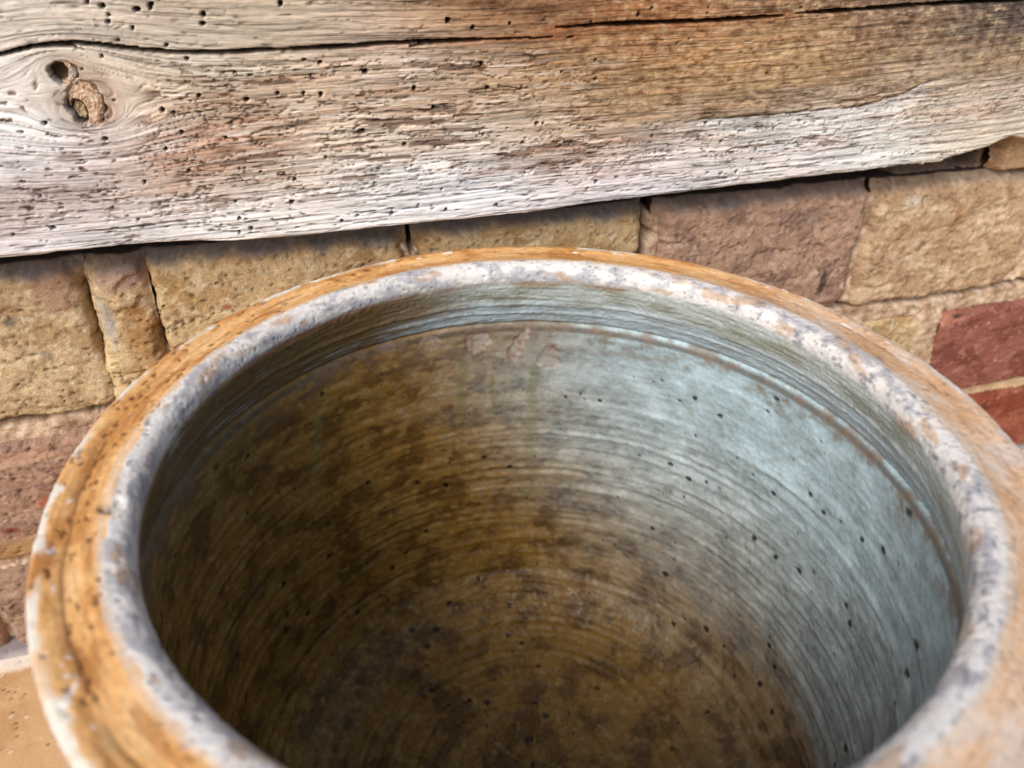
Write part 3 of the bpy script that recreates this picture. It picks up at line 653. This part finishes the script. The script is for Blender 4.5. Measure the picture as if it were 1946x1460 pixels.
def nz(f_th, sc, seed, oc=3, gain=.5, sh=0.0):
    a_ = fbm(TH / (2 * np.pi) * f_th, (S + sh) / sc, seed, oc, gain, px=f_th)
    if FL is not None:
        w_ = 700.0 / f_th
        a_ = a_ * (1 - FL[2]) + FL[2] * fbm(FL[0] / w_, FL[1] / w_ + 50, seed, oc, gain)
    return a_
wob = 1.2 * nz(4, 60, 701, 2)
rings = fbm(TH / (2 * np.pi) * 5, (S + 2.2 * wob) / 4.6, 702, 2, .45, px=5)
rings2 = fbm(TH / (2 * np.pi) * 14, (S + 1.5 * wob) / 2.6, 703, 2, .5, px=14)
lowm = sstep(22, -20, S); floorm = sstep(-95, -125, S)
lumps = nz(90, 6.0, 704, 3)
fine = nz(300, 2.2, 705, 2)
f1d, _, cdm = worley(TH / (2 * np.pi) * 150 + .4 * lumps, (S + 1.5 * wob) / 3.0, 718, px=150)
dim = sstep(.55, .1, f1d) * (cdm - .2)
disp = (.85 * rings * (.25 + .75 * lowm) + .42 * rings2 * (.35 + .65 * lowm) + .40 * lumps * (.5 + .5 * lowm) - .45 * dim * (.4 + .6 * lowm) + .16 * fine + .8 * nz(6, 50, 706, 2))
sp_mask = np.zeros_like(S)
rg = np.random.default_rng(33)
pits = list(GLAZE_PITS) + [(rg.uniform(-40, 220), rg.uniform(-170, 34), rg.uniform(.8, 2.6)) for _ in range(260)]
shine = np.zeros_like(S)
for (pt, pz, ps) in pits:
    r0 = ps * .27
    i0, i1 = np.searchsorted(zeta[n0:], [pz - 4, pz + 4]) + n0
    if i1 - i0 < 2: continue
    rad_here = max(20.0, np.interp(pz, zeta[n0:], inn[:, 0]))
    js = np.nonzero(np.abs(angdiff(np.degrees(th), pt)) < math.degrees(5 / rad_here))[0]
    if len(js) < 2: continue
    sub = np.ix_(np.arange(i0, i1), js)
    dx = np.radians(angdiff(TD[sub], pt)) * rad_here
    dd = np.hypot(dx / 1.15, S[sub] - pz) / r0 + .4 * fine[sub]
    sp_mask[sub] = np.maximum(sp_mask[sub], sstep(1.25, .7, dd))
chip = np.zeros_like(S); chiprim = np.zeros_like(S)
for kc, (ct, cz_, rx, rz) in enumerate(GLAZE_CHIPS):
    dx = np.radians(angdiff(TD, ct)) * 112.0
    dd = np.hypot((dx + .35 * (S - cz_) * (rx < 15)) / (rx / 4.3), (S - cz_) / (rz / 3.9)) + .75 * nz(130, 6.0, 720 + kc, 4)
    chip = np.maximum(chip, (1, 1, .9, .5, .3)[kc] * sstep(1.05, .92, dd)); chiprim = np.maximum(chiprim, (1, 1, 1, .5, .3)[kc] * sstep(.35, .0, np.abs(dd - 1.0)))
disp += -.35 * sp_mask - .7 * chip * inside
drip = np.zeros_like(S)
for (ta, za), (tb, zb), wpx in DRIPS:
    t = np.clip((S - za) / (zb - za), -.15, 1.0)
    tc = ta + (tb - ta) * t + 1.2 * perlin(S / 11, S * 0 + ta, 719)
    dx = np.radians(angdiff(TD, tc)) * 112.0
    dd = np.hypot(dx / (wpx / 8.0), np.maximum(0, np.maximum(S - za, zb - S)) / 4.0) + .35 * nz(120, 9, 708, 2)
    drip = np.maximum(drip, (.35 if abs(ta - 39) < 2 else 1.0) * sstep(1.3, .4, dd))
disp += .22 * drip
# glaze colours: brown flush carries painted shade, blue-grey carries painted sky sheen
B = np.array(BROWN, float)
wt = TD + 7 * nz(14, 22, 711, 3); ws = S + 9 * nz(20, 16, 712, 3)
num = np.zeros(S.shape); den = np.zeros(S.shape)
for k in range(len(B)):
    w_ = np.exp(-((angdiff(wt, B[k, 0]) / 16) ** 2 + ((ws - B[k, 1]) / 17) ** 2) / 2) + 1e-5 / (1 + (angdiff(wt, B[k, 0]) / 40) ** 2 + ((ws - B[k, 1]) / 40) ** 2)
    num += w_ * B[k, 2]; den += w_
bm_ = num / den
n1 = nz(40, 12, 713, 4); n2 = nz(120, 4.0, 714, 4, .6); n3 = nz(260, 1.8, 715, 3)
blue = mix(np.broadcast_to(lin((168, 190, 198)), S.shape + (3,)), lin((144, 158, 160)), sstep(-.05, .55, .5 * n1 + .8 * n2))
blue = mix(blue, lin((192, 214, 224)), .7 * sstep(.08, .4, -n1 - .5 * n2))
ochr = mix(np.broadcast_to(lin((132, 98, 42)), S.shape + (3,)), lin((100, 70, 24)), sstep(-.05, .3, n1 + .5 * n2))
ochr = mix(ochr, lin((160, 128, 72)), .7 * sstep(.08, .36, -n2 - .4 * n1 - .3 * rings))
col = mix(blue, ochr, np.clip(1.15 * bm_ + .05 * n1 + .08 * n2 + .10 * n3, 0, 1))
col = col * (1 + .22 * n3 + .22 * n2 + .25 * np.clip(rings, -.6, .6) * (.3 + .7 * lowm) + .18 * rings2 * lowm)[..., None]
blot = sstep(.26, .46, nz(110, 3.4, 716, 3) + .35 * nz(22, 14, 717, 2))
col = mix(col, lin((66, 50, 26)), .22 * blot * (.35 + .65 * np.clip(bm_, 0, 1)))
col = mix(col, lin((70, 52, 22)), .5 * np.clip(dim * 2, 0, 1) * sstep(.0, .3, n1 + .15) * (.35 + .65 * bm_))
col = mix(col, lin((116, 112, 74)), .45 * drip)
col = mix(col, lin((72, 60, 46)), .8 * sstep(2.2, .6, np.abs(S - 39.6 - .5 * n1)) )
col = mix(col, lin((126, 106, 88)), .55 * sstep(26, 38, S + 5 * n1) * sstep(-.1, .3, n1 + n2))
chc = mix(np.broadcast_to(lin((160, 150, 140)), S.shape + (3,)), lin((146, 116, 104)), sstep(-.05, .25, n2 + .8 * n3))
col = mix(col, chc, .75 * chip)
col = mix(col, lin((120, 84, 70)), .6 * chiprim * sstep(-.05, .25, n2) * (S > 15) * (S < 40))
col = mix(col, lin((34, 24, 14)), .92 * sp_mask)
rough = np.clip(.50 + .25 * n2 - .18 * sp_mask + .35 * chip - .1 * drip, .25, .95)
outc = lin((178, 132, 80)) * (1 + .25 * n2 + .2 * n1)[..., None]
col = mix(outc, col, inside)
rad = q[:, 0][:, None] + nor[:, 0][:, None] * disp
zz = q[:, 1][:, None] + nor[:, 1][:, None] * disp
rad = np.maximum(rad, .05)
P = np.stack([rad * np.cos(TH), rad * np.sin(TH), zz - LEDGE_Z * 1000], -1) / 1000.0
sheet("body", P, M_GLAZE, crock, rgba(col, rough), wrap=True)

# ---- rim: rolled lip, white crest, inner collar
FL = None
th = np.sort(np.radians(np.concatenate([np.arange(-60, 240, 0.27), np.arange(240, 299.6, .8)])) % (2 * np.pi))
NA2 = len(th)
rp, s_r = spline([(116.5, 44), (120, 43.5), (124, 46), (126.0, 51), (126.8, 57), (127.3, 63.5), (127.6, 67.4), (126.8, 69.3), (124.3, 69.8), (120, 69.3), (116, 69.7), (112.6, 70.4), (110.2, 70.8), (107.6, 70.3), (105.7, 68.6), (105.0, 65.6), (105.6, 61.5), (107.6, 55), (109.8, 48.6), (111.2, 44.8), (112.2, 42.8), (114.2, 42.4), (116.5, 43.2)], 0.52)
nr = surf_normals(rp)
mid = int(np.argmax(rp[:, 1]))
if nr[mid, 1] < 0: nr = -nr                                 # points out of the clay
Sr = np.broadcast_to(s_r[:, None], (len(rp), NA2)); TH = np.broadcast_to(th[None], Sr.shape); TD = np.degrees(TH)
S = Sr
Rr = np.broadcast_to(rp[:, 0][:, None], Sr.shape); Zr = np.broadcast_to(rp[:, 1][:, None], Sr.shape)
s_min = s_r[int(np.argmin(np.where(rp[:, 1] > 60, rp[:, 0], 999)))]
s_top = s_r[mid]; s_edge = s_r[int(np.argmin(np.abs(rp[:, 1] - 68.6) + 99 * (rp[:, 0] < 125.5)))]
n1 = nz(30, 9, 801, 4); n2 = nz(110, 3.4, 802, 4, .6); n3 = nz(330, 1.5, 803, 3); nl = nz(9, 30, 804, 3)
streak = fbm(TH / (2 * np.pi) * 26, S / 1.3, 805, 3, .6, px=26)
collar = sstep(s_min - .5, s_min + 2.5, S)
A_ = TD
left = sstep(60, 100, A_) * sstep(260, 240, A_)
right = sstep(85, 40, np.abs(angdiff(A_, -30)))
back_left = sstep(85, 100, A_ - 4 * n1) * sstep(165, 120, A_)
disp = .45 * nl + .30 * n1 + .28 * n2 + .22 * n3 + .36 * streak * collar + .4 * collar * sstep(1.6, .2, np.abs(S - s_min - 13 - 1.0 * n1)) + .3 * collar * sstep(1.3, .2, np.abs(S - s_min - 18 - .8 * n1))
# brown groove on the lip
gr = sstep(.75, .1, np.abs(S - (s_top - 10.2) - 1.2 * n1)) * sstep(-.1, .3, nz(22, 40, 806, 2) + .35 * sstep(165, 185, A_) * sstep(240, 225, A_))
disp -= .25 * gr
f1, f2, cid = worley(TH / (2 * np.pi) * 170 + .5 * n2, S / 1.7 + .5 * n2, 807, px=170)
band = sstep(s_edge - 1.2, s_edge + .8, S + .9 * n2) * sstep(s_top - .6, s_top - 2.2, S + 2.0 * n2 + 2.4 * n1 + .8 * n3 + 2.0 * nl)
lpit = (cid > .76 - .25 * sstep(s_top - 8, s_top - 12, S) * sstep(-.1, .2, n1)) * sstep(.36, .12, f1 + .5 * n3) * band * (.25 + .75 * left)
f1w, _, cw = worley(TH / (2 * np.pi) * 150, S / 3.4 + .4 * n2, 808, px=150)
wfl = (cw > .84) * sstep(.26, .10, f1w + .7 * n3 + .5 * n2) * band * sstep(s_top - 8, s_top - 12, S) * sstep(.1, .3, n1 + .25)
disp += -.45 * lpit + .25 * wfl
dt, dr = RIM_BITS['dent']
dxd = np.radians(angdiff(A_, dt)) * 110.0
ddent = np.hypot(dxd / 3.6, (S - s_top + .3) / 3.6) + .3 * n2
disp -= 1.5 * sstep(1.1, .3, ddent)
# colours
white = mix(np.broadcast_to(lin((220, 218, 217)), S.shape + (3,)), lin((176, 176, 182)), sstep(-.1, .25, n1 + .8 * n2))
white = mix(white, lin((182, 146, 108)), .65 * sstep(.12, .34, nz(44, 7, 812, 4)))
white = mix(white, lin((226, 222, 216)), .7 * sstep(.1, .4, -n2))
white = mix(white, lin((112, 114, 122)), .65 * sstep(.34, .48, n2 + .35 * n3 + .14 * right))
orange = mix(np.broadcast_to(lin((216, 166, 106)), S.shape + (3,)), lin((190, 134, 74)), sstep(-.05, .35, n1 + .5 * n2))
orange = mix(orange, lin((228, 188, 136)), .7 * sstep(.08, .4, -n1 - .4 * n2))
peach = lin((216, 188, 164)) * (1 + .15 * n2)[..., None]
fib = fbm(TH / (2 * np.pi) * 60, S / .9, 811, 3, .6, px=60)
orange = orange * (1 + .30 * fib)[..., None]
peach = mix(peach, lin((196, 150, 104)), .6 * sstep(-.05, .3, n1 + .5 * fib))
peach = mix(peach, lin((208, 200, 196)), .7 * sstep(.05, .3, -n1 - .5 * n2))
peach = mix(peach, lin((128, 96, 80)), .6 * sstep(.30, .42, n2 + .4 * n3))
orange = mix(orange, peach, .85 * right)
orange = mix(orange, lin((150, 92, 42)), .6 * sstep(.12, .42, nz(26, 5, 809, 3)) * left)
f1p, _, cp = worley(TH / (2 * np.pi) * 380 + .3 * n2, S / 1.9, 813, px=380)
pore = (cp > .82) * sstep(.34, .12, f1p + .3 * n3)
disp -= .3 * pore * (1 - band)
white = mix(white, lin((120, 116, 118)), .6 * pore)
col = mix(white, orange, band)
col = mix(col, lin((212, 196, 176)), .55 * sstep(1.6, .2, np.abs(S - (s_top - 1.8) - n1)) )
col = mix(col, lin((120, 74, 34)), .75 * gr * band)
col = mix(col, lin((104, 62, 32)), .85 * lpit)
col = mix(col, lin((232, 228, 224)), .9 * wfl)
# outer arris: white glaze caught on the edge, tan below
wl_ = sstep(150, 175, A_) * sstep(250, 235, A_)
arr = sstep(2.6, 1.0, np.abs(S - s_edge - 1.2 - 2.2 * n1 + 1.2 * n2)) * sstep(-.12, .12, nz(34, 20, 810, 3) - .12 + .3 * wl_)
col = mix(col, lin((222, 222, 214)), .85 * arr)
tanb = lin((198, 156, 108)) * (1 + .18 * n2)[..., None]
col = mix(col, tanb, sstep(s_edge - 1.8, s_edge - 3.4, S + .8 * n1))
# inner collar: grey-green to blue with brown streaks, browner on the left
cg = mix(np.broadcast_to(lin((182, 190, 188)), S.shape + (3,)), lin((154, 158, 146)), sstep(-.1, .35, n1 + .4 * streak))
cg = mix(cg, lin((164, 184, 198)), .6 * sstep(s_min + 8, s_min + 17, S))
cg = cg * (1 + .20 * streak + .12 * n2)[..., None]
cg = mix(cg, lin((118, 96, 62)), .85 * back_left * sstep(s_min + 1, s_min + 5, S + 2 * n1) * sstep(s_min + 20, s_min + 14, S) * sstep(-.5, .1, n2 + .3))
lc_ = sstep(96, 112, A_ - 5 * n1) * sstep(230, 200, A_)
cg = mix(cg, lin((104, 82, 50)) * (1 + .3 * streak)[..., None], .95 * lc_ * sstep(-.6, .0, streak + .6 * n1 + .2))
cg = mix(cg, lin((110, 82, 44)), .7 * sstep(.10, .36, streak + .35 * n1) * sstep(s_min + 3, s_min + 10, S) * (.35 + .65 * sstep(60, 90, A_) * sstep(240, 200, A_)))
cg = mix(cg, lin((150, 108, 74)), .55 * sstep(3, 0, np.abs(S - s_min - 2)) * sstep(-.05, .3, n1 + .2 * left))
col = mix(col, cg, collar)
col = mix(col, lin((150, 146, 140)), .6 * sstep(1.0, .3, ddent))
rough = np.clip(.52 + .2 * n2 + .15 * band, .3, .95)
rad = rp[:, 0][:, None] + nr[:, 0][:, None] * disp + .7 * np.cos(TH) * sstep(114, 120, Rr)
zz = rp[:, 1][:, None] + nr[:, 1][:, None] * disp
P = np.stack([rad * np.cos(TH), rad * np.sin(TH), zz - LEDGE_Z * 1000], -1) / 1000.0
rim = sheet("rim", P, M_GLAZE, crock, rgba(col, rough), wrap=True)
rim["label"] = "orange lip with white glazed crest"
